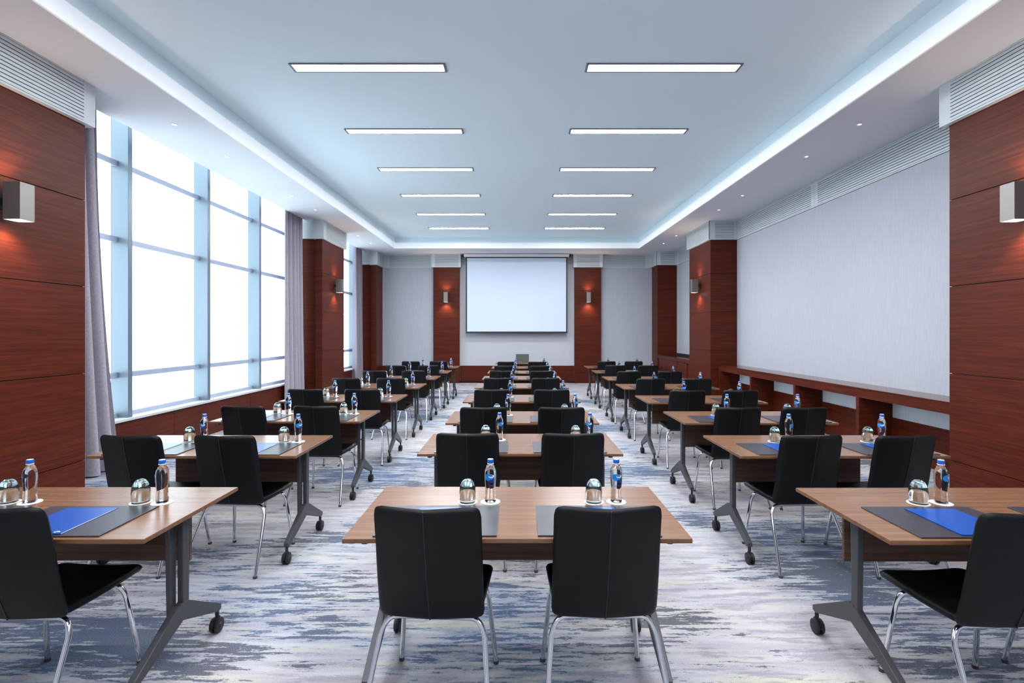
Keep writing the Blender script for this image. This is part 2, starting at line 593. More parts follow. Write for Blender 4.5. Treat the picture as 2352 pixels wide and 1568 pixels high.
# ------------------------------------------------------------------ columns clad in wood panels
ZG = [0.0, 0.33, 1.165, 2.0, 2.83, ZV]
def clad(parent, x0, x1, y0, y1, faces, zs=ZG, t=0.02, gap=0.007):
    """core box with separate panels on the listed faces"""
    for k in range(len(zs) - 1):
        a, b = zs[k] + (gap / 2 if k else 0.0), zs[k + 1] - gap / 2
        mb = MB()
        if faces != ['all']:
            f = faces[0]
            if f == '+x': mb.box(x1 - t, x1, y0, y1, a, b)
            if f == '-x': mb.box(x0, x0 + t, y0, y1, a, b)
            if f == '-y': mb.box(x0, x1, y0, y0 + t, a, b)
        else:
            mb.box(x0, x1, y0, y1, a, b)
        build('wood_panel', mb, M['wood'], parent, bevel=0.002)
def column(label, x0, x1, y0, y1, inner, extra=None):
    c = tag(abox('column', x0 + 0.014, x1 - 0.014, y0 + 0.014, y1 - 0.014, 0, ZV + 0.2, M['wood_dark']), label, kind='structure')
    clad(c, x0, x1, y0, y1, ['all'])
    if extra:
        for e in extra:
            abox('wood_return', *e, 0, ZV + 0.02, M['wood_dark'] if False else M['wood'], c)
    return c
column('red-brown wood column by the first curtain, window side', -4.80, -CF, 3.36, 4.94, '+x')
column('red-brown wood column on the panelled-wall side, beside the low shelf end', CF, 4.79, 3.36, 4.94, '-x')
column('second wood column on the window side, between two curtains', -4.32, -CF, 10.95, 12.32, '+x', [(-4.90, -4.32, 11.05, 12.36)])
column('second wood column on the panelled-wall side, between shelf and sideboard', CF, 4.79, 11.05, 12.40, '-x')
column('wood column in the window-side corner of the screen wall', -4.33, -CF, 15.16, YB, '+x', [(-4.90, -4.33, 15.26, YB)])
column('wood column in the panelled-wall corner of the screen wall', CF, 4.79, 15.22, YB, '-x')
column('wood pilaster between fabric panel and screen, window side', -2.577, -1.776, 15.72, YB, '-y')
column('wood pilaster between screen and fabric panel, panelled-wall side', 1.762, 2.577, 15.72, YB, '-y')

# ------------------------------------------------------------------ vent grilles under the soffit
def grille(label, x0, x1, y0, y1, faces, z0=ZV, z1=ZS, n=11):
    g = thing('ventilation_grille', label, 'vent', ((x0 + x1) / 2, (y0 + y1) / 2, z0), 0, 'grey ventilation grilles under the soffit')
    lx0, lx1, ly0, ly1, H = x0 - (x0 + x1) / 2, x1 - (x0 + x1) / 2, y0 - (y0 + y1) / 2, y1 - (y0 + y1) / 2, z1 - z0 - 0.002
    t = 0.011
    hx0, hx1, hy0 = lx0, lx1, ly0
    names = [f[0] for f in faces]
    if '+x' in names: hx1 -= t
    if '-x' in names: hx0 += t
    if '-y' in names: hy0 += t
    build('housing', MB().box(hx0, hx1, hy0, ly1, 0.0, H), M['vent'], g)
    for f, m0, m1 in faces:
        # slat area runs from a0 to a1 along the face, blank ends beyond
        if f in ('+x', '-x'):
            A0, A1 = ly0, ly1
            p0, p1 = (hx1, lx1) if f == '+x' else (lx0, hx0)
            put = lambda mb, a, b, c, d, s: mb.box(p0 if f == '-x' or s == 0 else p0, p1, a, b, c, d)
            if f == '+x': thin = lambda mb, a, b, c, d: mb.box(p0, p0 + 0.003, a, b, c, d)
            else: thin = lambda mb, a, b, c, d: mb.box(p1 - 0.003, p1, a, b, c, d)
            full = lambda mb, a, b, c, d: mb.box(p0, p1, a, b, c, d)
        else:
            A0, A1 = lx0, lx1
            p0, p1 = ly0, hy0
            thin = lambda mb, a, b, c, d: mb.box(a, b, p1 - 0.003, p1, c, d)
            full = lambda mb, a, b, c, d: mb.box(a, b, p0, p1, c, d)
        a0, a1 = A0 + m0, A1 - m1
        mb = MB(); thin(mb, a0, a1, 0.0, H); build('backing', mb, M['vent_dark'], g)
        mb = MB()
        if m0 > 0: full(mb, A0, a0, 0.0, H)
        if m1 > 0: full(mb, a1, A1, 0.0, H)
        full(mb, a0, a1, 0.0, 0.016); full(mb, a0, a1, H - 0.014, H)
        build('frame', mb, M['vent'], g)
        pitch = (H - 0.03) / n
        mesh = None
        for k in range(n):
            zc = 0.016 + pitch * (k + 0.5)
            if mesh is None:
                mb = MB(); full(mb, a0, a1, -pitch * 0.37, pitch * 0.37)
                o = build('slat', mb, M['vent'], g); mesh = o.data
            else:
                o = bpy.data.objects.new('slat', mesh); COL.objects.link(o); o.parent = g
            o.location = (0, 0, zc)
    return g
V = 0.05
grille('grey slatted vent above the window-side column beside first curtain', -4.78, -CF + V, 3.30, 5.0, [('+x', 0.12, 0.13)])
grille('grey slatted vent above the wood column nearest the low shelf end', CF - V, 4.78, 3.30, 5.0, [('-x', 0.12, 0.13)])
grille('grey slatted vent above the second window-side column', -4.36, -CF + V, 10.90, 12.37, [('+x', 0.16, 0.10)])
grille('grey vent with slats on two faces above second column, panelled-wall side', CF - V, 4.78, 11.0, 12.45, [('-x', 0.05, 0.05), ('-y', 0.13, 0.12)])
grille('small grey vent box in the window-side corner by screen wall', -4.36, -CF + V, 15.10, YB, [('+x', 0.2, 0.1)])
grille('grey vent box in the panelled-wall corner by screen wall', CF - V, 4.78, 15.17, YB, [('-x', 0.2, 0.1), ('-y', 0.13, 0.10)])
grille('long grey vent over fabric wall, half nearer the camera', 4.735, 4.79, 5.0, 8.16, [('-x', 0.0, 0.09)])
grille('long grey vent over fabric wall, half nearer the second column', 4.735, 4.79, 8.162, 11.0, [('-x', 0.09, 0.0)])
grille('grey vent over the fabric wall above the sideboard', 4.735, 4.79, 12.45, 15.17, [('-x', 0.1, 0.1)])
grille('grey vent over fabric panel, screen wall, window side', -4.12, -2.63, YB - 0.05, YB, [('-y', 0.17, 0.06)])
grille('grey vent over fabric panel, screen wall, panelled-wall side', 2.63, 4.12, YB - 0.05, YB, [('-y', 0.12, 0.16)])
grille('grey vent box on top of pilaster, window side of screen', -2.62, -1.73, 15.67, YB, [('-y', 0.10, 0.07)])
grille('grey vent box on top of pilaster, panelled-wall side of screen', 1.72, 2.62, 15.67, YB, [('-y', 0.10, 0.10)])
mb = MB().box(-4.90, -4.36, 11.0, 12.4, ZV + 0.02, ZT + 0.3).box(-4.90, -4.36, 15.2, YB, ZV + 0.02, ZT + 0.3).box(-4.90, -4.78, 3.3, 4.97, ZV, ZT + 0.3)
tag(build('trim_3', mb, M['vent']), 'plain grey bulkhead beside the window-side columns', kind='structure')

# ------------------------------------------------------------------ windows: mullions, transoms, glass; blinds are things of their own
TR = [1.04, 2.68, 3.60]
def window(n, y0, y1, mulls, label):
    w = thing('window_%d' % n, label, None, (0, 0, 0), 0, None, 'structure')
    for y in mulls:
        build('mullion', MB().box(-4.92, -4.70, y - 0.035, y + 0.035, SILL - 0.01, 4.52), M['alu'], w, bevel=0.004)
    for z in TR + [SILL + 0.02, 4.45]:
        build('transom', MB().box(-4.90, -4.83, y0, y1, z - 0.034, z + 0.034), M['transom'], w)
    edges = [y0] + list(mulls) + [y1]
    for a, b in zip(edges, edges[1:]):
        if b - a < 0.2: continue
        zz = [SILL] + TR + [4.5]
        for c, d in zip(zz, zz[1:]):
            build('pane', MB().box(-4.932, -4.926, a, b, c, d), M['pane'], w)
    build('sill', MB().box(-4.98, -4.66, y0, y1, SILL - 0.032, SILL), M['sill'], w, bevel=0.004)
    return w
window(1, 4.94, 11.04, [4.66 + 0.3, 6.22, 7.81, 9.37, 10.93], 'tall window bay between the first two columns')
window(2, 12.36, 15.24, [13.40, 14.95], 'tall window bay between second column and screen wall')

def blind(label, a, b, group='translucent roller blinds'):
    t = thing('roller_blind', label, 'blind', (-4.908, (a + b) / 2, SILL + 0.05), 0, group)
    h = (b - a) / 2
    build('shade', MB().box(-0.0015, 0.0015, -h, h, 0.0, 3.92), M['blind'], t)
    build('bottom_bar', MB().box(-0.005, 0.008, -h, h, -0.02, 0.004), M['sill'], t)
    return t
blind('white translucent roller blind in narrow pane next to first curtain', 5.0, 6.18)
blind('white translucent roller blind, widest one, second window pane from first curtain', 6.262, 7.77)
blind('white translucent roller blind in third window pane from first curtain', 7.852, 9.33)
blind('white translucent roller blind in pane half hidden by the second curtain', 9.412, 10.89)
blind('white translucent roller blind beyond the second column, nearer the column', 12.4, 13.36)
blind('white translucent roller blind beyond the second column, next to third curtain', 13.442, 14.91)

# ------------------------------------------------------------------ curtains
def curtain(label, y0, y1, yb0, yb1, folds, xc=-4.60, seed=1, bulge=0.0):
    rnd = random.Random(seed)
    nu, nv = folds * 10, 14
    ph = [rnd.uniform(-0.5, 0.5) for _ in range(folds + 1)]
    am = [rnd.uniform(0.65, 1.15) for _ in range(folds + 1)]
    mb = MB()
    z0, z1 = 0.015, ZS + 0.12
    for side in (0, 1):
        for j in range(nv + 1):
            v = j / nv
            for i in range(nu + 1):
                u = i / nu
                k = u * folds
                a = am[int(min(folds, round(k)))]
                w = 0.078 * a * math.sin(2 * PI * k + 0.5 * ph[int(min(folds, round(k)))] + 0.25 * math.sin(3 * v + seed))
                f = (1 - v) ** 1.7
                yy = (y0 * (1 - f) + yb0 * f) * (1 - u) + (y1 * (1 - f) + yb1 * f) * u
                xx = xc + w * (0.8 + 0.35 * f) + bulge * f * math.sin(PI * u)
                mb.v.append((xx + (0.0025 if side else -0.0025), yy + 0.015 * math.sin(4 * PI * k + seed), z0 + (z1 - z0) * v))
    N = (nu + 1) * (nv + 1)
    for j in range(nv):
        for i in range(nu):
            a = j * (nu + 1) + i
            mb.f.append((a, a + 1, a + nu + 2, a + nu + 1)); mb.mi.append(0)
            mb.f.append((N + a, N + a + nu + 1, N + a + nu + 2, N + a + 1)); mb.mi.append(0)
    for i in range(nu):
        b = nv * (nu + 1) + i
        mb.f.append((i, N + i, N + i + 1, i + 1)); mb.mi.append(0)
        mb.f.append((b, b + 1, N + b + 1, N + b)); mb.mi.append(0)
    for j in range(nv):
        a, b = j * (nu + 1), j * (nu + 1) + nu
        mb.f.append((a, a + nu + 1, N + a + nu + 1, N + a)); mb.mi.append(0)
        mb.f.append((b, N + b, N + b + nu + 1, b + nu + 1)); mb.mi.append(0)
    return tag(build('curtain', mb, M['curtain'], smooth=60), label, 'curtain', 'grey curtains at the windows')
curtain('grey floor-length curtain gathered beside the large column, foot of it flaring out', 5.02, 5.60, 5.02, 5.92, 4, -4.605, 3)
curtain('grey gathered curtain against the second window-side column', 10.12, 10.88, 10.14, 10.93, 5, -4.59, 5)
curtain('grey gathered curtain near the screen wall corner, beyond the second column', 14.42, 15.08, 14.45, 15.12, 4, -4.59, 8)

# ------------------------------------------------------------------ low shelf along the right wall
sh = thing('low_shelf', 'long low red-brown wooden shelf under the fabric wall', 'shelf', (4.56, 8.0, 0))
abox('ledge', -0.225, 0.228, -3.05, 3.04, 0.825, 0.86, M['wood_gloss'], sh, 0.003)
abox('fascia', -0.222, -0.19, -3.05, 3.04, 0.735, 0.823, M['wood'], sh, 0.002)
for y in (-2.98, -1.47, 0.02, 1.53, 3.0):
    o = build('divider', MB().box(-0.222, 0.205, -0.03, 0.03, 0.0, 0.733), M['wood'], sh, bevel=0.002)
    o.location = (0, y, 0)
for a, b in ((-2.95, -1.50), (-1.44, -0.01), (0.05, 1.50), (1.56, 2.97)):
    o = build('lower_panel', MB().box(0.19, 0.225, -(b - a) / 2, (b - a) / 2, 0.0, 0.48), M['wood'], sh, bevel=0.002)
    o.location = (0, (a + b) / 2, 0)
    o = build('brightened_strip', MB().box(0.205, 0.225, -(b - a) / 2, (b - a) / 2, 0.482, 0.80), M['fabric_brightened'], sh)
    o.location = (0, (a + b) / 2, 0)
    tag(o, 'woven wallcovering with painted-in brightness at the back of the bay')

sb = thing('sideboard', 'fitted wooden sideboard with dark polished top beyond second column', 'sideboard', (4.48, 13.81, 0))
abox('carcass', -0.285, 0.262, -1.40, 1.40, 0.0, 0.86, M['wood'], sb)
abox('worktop', -0.255, 0.262, -1.40, 1.40, 0.86, 0.885, M['stone'], sb, 0.002)
abox('front_rail', -0.31, -0.255, -1.40, 1.40, 0.80, 0.892, M['wood'], sb, 0.003)
for k in range(3):
    d = build('door', MB().box(-0.303, -0.285, -0.39, 0.39, 0.06, 0.79), M['wood'], sb, bevel=0.002)
    d.location = (0, -0.80 + 0.80 * k, 0)
abox('upstand', 0.245, 0.262, -1.40, 1.40, 0.886, 0.95, M['stone'], sb)

# ------------------------------------------------------------------ wall lamps
def sconce(label, loc, rz):
    """local +x points away from the wall; origin on the wall at the centre of the lamp"""
    t = thing('wall_lamp', label, 'wall lamp', loc, rz, 'nickel box wall lamps on the wood columns')
    w, th = 0.062, 0.003
    mb = MB()
    mb.box(0.062, 0.062 + th, -w, w, -0.15, 0.15).box(0.20 - th, 0.20, -w, w, -0.15, 0.15)
    mb.box(0.062 + th, 0.20 - th, -w, -w + th, -0.15, 0.15).box(0.062 + th, 0.20 - th, w - th, w, -0.15, 0.15)
    build('housing', mb, M['nickel'], t)
    build('bracket', MB().box(0.0, 0.012, -0.045, 0.045, -0.06, 0.06).box(0.012, 0.062, -0.02, 0.02, -0.03, 0.03), M['black'], t)
    for s in (-1, 1):
        o = build('diffuser', MB().box(0.068, 0.194, -w + 0.006, w - 0.006, -0.002, 0.002), M['lamp_warm'], t)
        o.location = (0, 0, 0.135 * s)
        ld = bpy.data.lights.new('lamp_light', 'SPOT')
        ld.energy = SCONCE_WATT * (1.5 if s < 0 else 0.8)
        ld.color = (1.0, 0.74, 0.50)
        ld.spot_size = math.radians(120)
        ld.spot_blend = 0.9
        ld.shadow_soft_size = 0.02
        lo = bpy.data.objects.new('lamp_light', ld)
        COL.objects.link(lo)
        lo.parent = t
        lo.location = (0.11, 0, 0.15 * s)
        lo.rotation_euler = (0 if s < 0 else PI, 0, 0)
    return t
sconce('nickel wall lamp on the large wood column beside the first curtain', (-CF, 4.15, 2.615), 0)
sconce('nickel wall lamp on the large wood column by low shelf', (CF, 4.15, 2.615), PI)
sconce('nickel wall lamp on the second window-side column', (-CF, 11.66, 2.615), 0)
sconce('nickel wall lamp on the second panelled-wall column beside sideboard', (CF, 11.68, 2.615), PI)
sconce('nickel wall lamp on the pilaster at window side of screen', (-2.17, 15.72, 2.63), -PI / 2)
sconce('nickel wall lamp on the pilaster at panelled-wall side of screen', (2.17, 15.72, 2.63), -PI / 2)

# ------------------------------------------------------------------ ceiling lights
ROWS_L = [5.155, 6.81, 8.42, 10.04, 11.64, 13.23]
ORD = ['first', 'second', 'third', 'fourth', 'fifth', 'sixth']
def linear_light():
    t = thing('linear_ceiling_light', 'x', 'ceiling light')
    mb = MB().box(-0.79, 0.79, -0.082, -0.064, -0.012, 0.0).box(-0.79, 0.79, 0.064, 0.082, -0.012, 0.0)
    mb.box(-0.79, -0.765, -0.064, 0.064, -0.012, 0.0).box(0.765, 0.79, -0.064, 0.064, -0.012, 0.0)
    build('frame', mb, M['light_frame'], t)
    build('diffuser', MB().box(-0.765, 0.765, -0.064, 0.064, -0.006, 0.0), M['led'], t)
    return Proto(t)
LL = linear_light()
for sx, nm in ((-1.515, 'window-side'), (1.49, 'panelled-wall-side')):
    for k, y in enumerate(ROWS_L):
        n = ORD[5 - k]
        LL.put((sx, y + 0.08, ZT), 0, 'long white recessed ceiling light, %s line, %s from the screen wall' % (nm, n), 'linear ceiling lights')
    for y, w in ((3.54, 'first'), (1.93, 'second'), (0.32, 'third'), (-1.29, 'fourth')):
        LL.put((sx, y + 0.08, ZT), 0, 'long white recessed ceiling light, %s line, %s one above the picture edge' % (nm, w), 'linear ceiling lights')

def downlight():
    t = thing('downlight', 'x', 'downlight')
    build('trim_ring', MB().lathe([(0.018, 0.0), (0.034, 0.0), (0.035, -0.002), (0.033, -0.004), (0.020, -0.003), (0.018, 0.0)], 20), M['white'], t)
    build('lens', MB().lathe([(0.0, -0.0015), (0.018, -0.0015), (0.018, 0.0), (0.0, 0.0)], 20), M['lamp_cool'], t)
    return Proto(t)
DL = downlight()
for sx, nm in ((-3.95, 'window-side'), (3.945, 'panelled-wall-side')):
    for k, y in enumerate((5.90, 6.98, 8.97, 10.02, 12.7, 13.8)):
        DL.put((sx, y, ZS), 0, 'small round downlight in the %s soffit, %s from the screen wall' % (nm, ORD[5 - k]), 'downlights in the soffit')
        ld = bpy.data.lights.new('lamp_light', 'SPOT')
        ld.energy = DOWN_WATT
        ld.color = (1.0, 0.95, 0.9)
        ld.spot_size = math.radians(75); ld.spot_blend = 0.8; ld.shadow_soft_size = 0.03
        lo = bpy.data.objects.new('downlight_light', ld)
        lo.location = (sx, y, ZS - 0.01)
        COL.objects.link(lo)

# ------------------------------------------------------------------ projection screen
ps = thing('projection_screen', 'large white pull-down projection screen with black border', 'screen', (-0.02, 15.62, 0))
build('screen_housing', MB().box(-1.60, 1.60, -0.06, 0.06, 3.86, 3.94), M['white'], ps, bevel=0.012)
build('screen_cloth', MB().box(-1.51, 1.51, 0.0, 0.004, 1.585, 3.84), M['screen'], ps)
mb = MB().box(-1.55, -1.51, -0.002, 0.005, 1.545, 3.86).box(1.51, 1.55, -0.002, 0.005, 1.545, 3.86).box(-1.51, 1.51, -0.002, 0.005, 3.825, 3.86).box(-1.51, 1.51, -0.002, 0.005, 1.56, 1.585)
build('screen_border', mb, M['black'], ps)
build('bottom_bar', MB().tube([(-1.555, 0.0015, 1.548), (1.555, 0.0015, 1.548)], 0.013, 10), M['black'], ps, smooth=40)
build('mounting_bracket', MB().box(1.62, 1.66, -0.03, 0.25, 3.88, 3.94), M['black'], ps)
build('mounting_bracket', MB().box(-1.66, -1.62, -0.03, 0.25, 3.88, 3.94), M['black'], ps)

# ------------------------------------------------------------------ meeting tables
TT = 0.737
def make_table():
    """origin on the floor at the centre of the table; +y is the far side"""
    t = thing('meeting_table', 'x', 'table')
    build('tabletop', MB().box(-0.70, 0.70, -0.345, 0.345, TT - 0.019, TT), M['table'], t, bevel=0.003)
    build('modesty_panel', MB().box(-0.50, 0.50, 0.255, 0.273, 0.385, TT - 0.02), M['modesty'], t, bevel=0.002)
    for s in (-1, 1):
        X = 0.618 * s
        mb = MB()
        k = s                                          # the two end legs are the same casting turned half round
        def prof(pts):
            return [(k * y, z) for y, z in pts]
        # main bar, running into both arms of the foot
        mb.prism(prof([(0.000, TT - 0.02), (0.050, TT - 0.02), (0.044, 0.25), (0.000, 0.25)]), 'x', X - 0.013, X + 0.013)
        # second, shorter bar beside it
        mb.prism(prof([(-0.052, TT - 0.02), (-0.006, TT - 0.02), (-0.004, 0.262), (-0.040, 0.238)]), 'x', X - 0.027 * s - 0.011, X - 0.027 * s + 0.011)
        mb.box(X - 0.05, X + 0.05, -0.10, 0.10, TT - 0.032, TT - 0.019)
        mb.box(min(X, X - 0.027 * s), max(X, X - 0.027 * s), -0.02, 0.02, 0.26, 0.29)
        mb.prism([(-0.02, 0.305), (0.035, 0.300), (0.305, 0.140), (0.305, 0.116), (0.28, 0.110), (0.0, 0.222)], 'x', X - 0.016, X + 0.016)
        mb.prism([(0.02, 0.305), (-0.035, 0.300), (-0.305, 0.140), (-0.305, 0.116), (-0.28, 0.110), (0.0, 0.222)], 'x', X - 0.016, X + 0.016)
        lg = build('leg', mb, M['table_metal'], t, bevel=0.003)
        for e in (-1, 1):
            c = MB()
            c.cur = 0
            c.tube([(X, 0.293 * e, 0.122), (X, 0.293 * e, 0.080)], 0.010, 8)
            for q in (-1, 1):
                c.lathe([(0.0, -0.009), (0.030, -0.009), (0.036, -0.006), (0.037, 0.006), (0.032, 0.009), (0.014, 0.009), (0.012, 0.012), (0.0, 0.012)], 18, 'x', (X + q * 0.013, 0.293 * e - 0.006, 0.0372))
            # hood over the wheel
            pts = [(0.293 * e - 0.006 + 0.041 * math.cos(a), 0.0372 + 0.045 * math.sin(a)) for a in [PI * k / 8 for k in range(9)]]
            c.prism(pts, 'x', X - 0.004, X + 0.004)
            build('caster', c, M['rubber'], lg, smooth=40)
    for s in (-1, 1):
        build('bumper', MB().lathe([(0.0, TT - 0.034), (0.016, TT - 0.034), (0.018, TT - 0.019), (0.0, TT - 0.019)], 12, 'z', (0.62 * s, -0.30, 0)), M['rubber'], t, smooth=40)
    return Proto(t)
TAB = make_table()

# ------------------------------------------------------------------ chairs
def arc(c, a, b, p0, p1, n=6):
    """quarter-like bend: quadratic curve from p0 over c to p1"""
    p0, c, p1 = Vector(p0), Vector(c), Vector(p1)
    return [tuple((1 - t) ** 2 * p0 + 2 * t * (1 - t) * c + t * t * p1) for t in [k / n for k in range(n + 1)]]

def make_chair():
    """origin on the floor under the lower rear edge of the back; +y faces the table"""
    t = thing('conference_chair', 'x', 'chair')
    W2 = 0.210
    def back(u, v, th):
        # v from -0.235 to 0.235; top leans towards -y, sides wrap forward
        q = (v + 0.235) / 0.47
        lean = -0.098 * q + 0.03 * (1 - q) ** 3
        wrap = 0.048 * (abs(u) / W2) ** 1.15
        k = 1.0 + 0.02 * (1 - q)
        return (u * k, lean + wrap * (0.45 + 0.55 * min(1, q * 1.5)) + th, 0.411 + 0.482 * q)
    build('backrest', MB().cushion(W2, 0.235, 0.035, 0.036, back, 12, 0.42), M['leather'], t, smooth=50)
    def seat(u, v, th):
        q = (v + 0.225) / 0.45
        z = 0.428 + 0.020 * math.sin(PI * q) * -0.4 - 0.014 * max(0.0, (q - 0.86) / 0.14) ** 2 + 0.012 * (abs(u) / 0.215) ** 2 * q
        return (u * (0.965 + 0.055 * q), 0.035 + 0.435 * q, z + th + 0.004 * (1 - q))
    build('seat', MB().cushion(0.206, 0.225, 0.045, 0.040, seat, 12, 0.42), M['leather'], t, smooth=50)
    # raised seam down the middle of the back
    pts = []
    for k in range(13):
        v = -0.225 + 0.455 * k / 12
        p = back(0.0, v, -0.0185)
        pts.append((0.0, p[1], p[2]))
    build('seam', MB().tube(pts, 0.0028, 6), M['stitch'], t, smooth=50)
    for s in (-1, 1):
        rear = [(0.0, 0.075, 0.396), (0.13 * s, 0.075, 0.396)] + arc((0.200 * s, 0.072, 0.396), 0, 0, (0.150 * s, 0.075, 0.396), (0.214 * s, 0.045, 0.33)) + [(0.252 * s, -0.125, 0.004)]
        build('leg', MB().tube(rear, 0.0112, 10), M['chrome'], t, smooth=50)
        front = [(0.0, 0.345, 0.396), (0.13 * s, 0.345, 0.396)] + arc((0.188 * s, 0.348, 0.396), 0, 0, (0.140 * s, 0.345, 0.396), (0.196 * s, 0.360, 0.33)) + [(0.226 * s, 0.405, 0.004)]
        build('leg', MB().tube(front, 0.0112, 10), M['chrome'], t, smooth=50)
        mb = MB().lathe([(0.0, 0.0), (0.0125, 0.0), (0.0135, 0.004), (0.0125, 0.016), (0.0, 0.016)], 10, 'z', (0.2515 * s, -0.123, 0))
        mb.lathe([(0.0, 0.0), (0.0125, 0.0), (0.0135, 0.004), (0.0125, 0.016), (0.0, 0.016)], 10, 'z', (0.2255 * s, 0.4045, 0))
        build('foot_glide', mb, M['hub'], t, smooth=50)
    build('under_frame', MB().tube([(-0.11, 0.075, 0.396), (-0.11, 0.345, 0.396)], 0.010, 8).tube([(0.11, 0.075, 0.396), (0.11, 0.345, 0.396)], 0.010, 8), M['black'], t, smooth=50)
    return Proto(t)
CH = make_chair()

# ------------------------------------------------------------------ place settings
def make_coaster():
    o = build('coaster', MB().lathe([(0.0, 0.0), (0.0475, 0.0), (0.0475, 0.0016), (0.0, 0.0016)], 32), M['white'])
    tag(o, 'x', 'coaster')
    mb = MB()
    for a in range(3):
        mb.box(-0.008 + 0.006 * a, -0.004 + 0.006 * a, -0.002, 0.002 + 0.001 * (a % 2), 0.0016, 0.0018)
    build('emblem', mb, M['hub'], o)
    return Proto(o)
CO = make_coaster()

def make_glass():
    t = thing('water_glass', 'x', 'glass')
    outer = [(0.0375, 0.0), (0.0385, 0.006), (0.0395, 0.025), (0.0398, 0.045), (0.0385, 0.065), (0.0352, 0.080), (0.0305, 0.092), (0.0235, 0.103), (0.0140, 0.110), (0.0, 0.1125)]
    inner = [(0.0, 0.076), (0.016, 0.0755), (0.026, 0.072), (0.0335, 0.064), (0.0365, 0.050), (0.0375, 0.030), (0.0372, 0.010), (0.0365, 0.001)]
    build('bowl', MB().lathe(outer + inner + [(0.0375, 0.0)], 32), M['glass'], t, smooth=70)
    core = [(0.0, 0.0785), (0.017, 0.078), (0.0275, 0.0765), (0.0325, 0.082), (0.0290, 0.0912), (0.0222, 0.1015), (0.0135, 0.1083), (0.0, 0.1108)]
    tag(build('thick_base', MB().lathe(core, 32), M['glass_base'], t, smooth=70), 'thick teal-tinted glass base')
    return Proto(t)
GL = make_glass()

def on_cyl(mb, poly, r, z0):
    """polygon fan in label space (u along the circumference in metres, v up) mapped on a cylinder facing -y"""
    def P(u, v):
        a = u / r
        return (r * math.sin(a), -r * math.cos(a), z0 + v)
    cu = sum(p[0] for p in poly) / len(poly); cv = sum(p[1] for p in poly) / len(poly)
    i = len(mb.v)
    mb.v.append(P(cu, cv))
    for u, v in poly:
        mb.v.append(P((cu + u) / 2, (cv + v) / 2))
    for u, v in poly:
        mb.v.append(P(u, v))
    n = len(poly)
    for k in range(n):
        j = (k + 1) % n
        mb.f.append((i, i + 1 + k, i + 1 + j)); mb.mi.append(mb.cur)
        mb.f.append((i + 1 + k, i + 1 + n + k, i + 1 + n + j, i + 1 + j)); mb.mi.append(mb.cur)

def ell(cu, cv, a, b, n=20, t0=0.0, t1=2 * PI):
    return [(cu + a * math.cos(t0 + (t1 - t0) * k / n), cv + b * math.sin(t0 + (t1 - t0) * k / n)) for k in range(n)]

def make_bottle():
    t = thing('water_bottle', 'x', 'bottle')
    prof = [(0.0, 0.001), (0.024, 0.001), (0.0275, 0.004), (0.0278, 0.012), (0.0262, 0.030), (0.0248, 0.052), (0.0250, 0.070), (0.0265, 0.085),
            (0.0282, 0.102), (0.0287, 0.125), (0.0284, 0.145), (0.0262, 0.157), (0.0215, 0.168), (0.0165, 0.177), (0.0135, 0.184), (0.0128, 0.190), (0.0, 0.190)]
    build('bottle_body', MB().lathe(prof, 28), M['water'], t, smooth=70)
    build('cap', MB().lathe([(0.0129, 0.187), (0.0147, 0.187), (0.0150, 0.190), (0.0150, 0.2035), (0.0138, 0.206), (0.0, 0.206)], 24), M['cap'], t, smooth=40)
    tag(build('cap_top', MB().lathe([(0.0, 0.2062), (0.0128, 0.2062), (0.0134, 0.2056), (0.0, 0.2056)], 24), M['captop'], t), 'pale top of the cap')
    build('neck_ring', MB().lathe([(0.0130, 0.1835), (0.0158, 0.184), (0.0158, 0.1865), (0.0130, 0.187)], 24), M['white'], t, smooth=40)
    r = 0.0292
    mb = MB()
    mb.cur = 0
    on_cyl(mb, ell(-0.005, 0.026, 0.0235, 0.0165), r, 0.098)
    mb.cur = 2
    on_cyl(mb, ell(0.008, 0.031, 0.0140, 0.0078), r + 0.0003, 0.098)
    mb.cur = 0
    on_cyl(mb, ell(0.0055, 0.0338, 0.0100, 0.0046), r + 0.0006, 0.098)
    mb.cur = 1
    on_cyl(mb, [(-0.005, 0.009), (0.003, 0.002), (0.013, -0.001), (0.021, 0.004), (0.020, 0.014), (0.013, 0.020), (0.009, 0.012), (0.005, 0.017)], r + 0.0006, 0.098)
    on_cyl(mb, [(-0.005, -0.0115), (0.017, -0.0115), (0.017, -0.0085), (-0.005, -0.0085)], r - 0.0012, 0.094)
    build('label', mb, [M['print_blue'], M['print_navy'], M['print_white']], t, smooth=60)
    return Proto(t)
BO = make_bottle()

def make_pad():
    o = build('desk_pad', MB().box(-0.25, 0.25, -0.18, 0.18, 0.0, 0.006), M['pad'], bevel=0.002)
    tag(o, 'x', 'desk pad')
    return Proto(o)
PA = make_pad()

def make_folder():
    t = thing('paper_folder', 'x', 'folder')
    build('back_cover', MB().box(-0.115, 0.115, -0.155, 0.155, 0.0, 0.0012), M['folder'], t)
    build('papers', MB().box(-0.110, 0.1135, -0.150, 0.152, 0.0013, 0.0027), M['white'], t)
    build('front_cover', MB().box(-0.115, 0.1125, -0.155, 0.153, 0.0028, 0.004), M['folder'], t)
    mb = MB()
    n = 14
    for k in range(n - 3):
        a0, a1 = 2 * PI * k / n, 2 * PI * (k + 1) / n
        p = [(0.085 + rr * math.cos(a) * 1.25, -0.136 + rr * math.sin(a), 0.0042) for rr, a in ((0.0085, a0), (0.0085, a1), (0.0058, a1), (0.0058, a0))]
        i = len(mb.v); mb.v += p; mb.f.append((i, i + 1, i + 2, i + 3)); mb.mi.append(0)
    mb.box(0.083, 0.098, -0.1375, -0.1345, 0.0040, 0.0043)
    build('emblem', mb, M['print_white'], t)
    return Proto(t)
FO = make_folder()

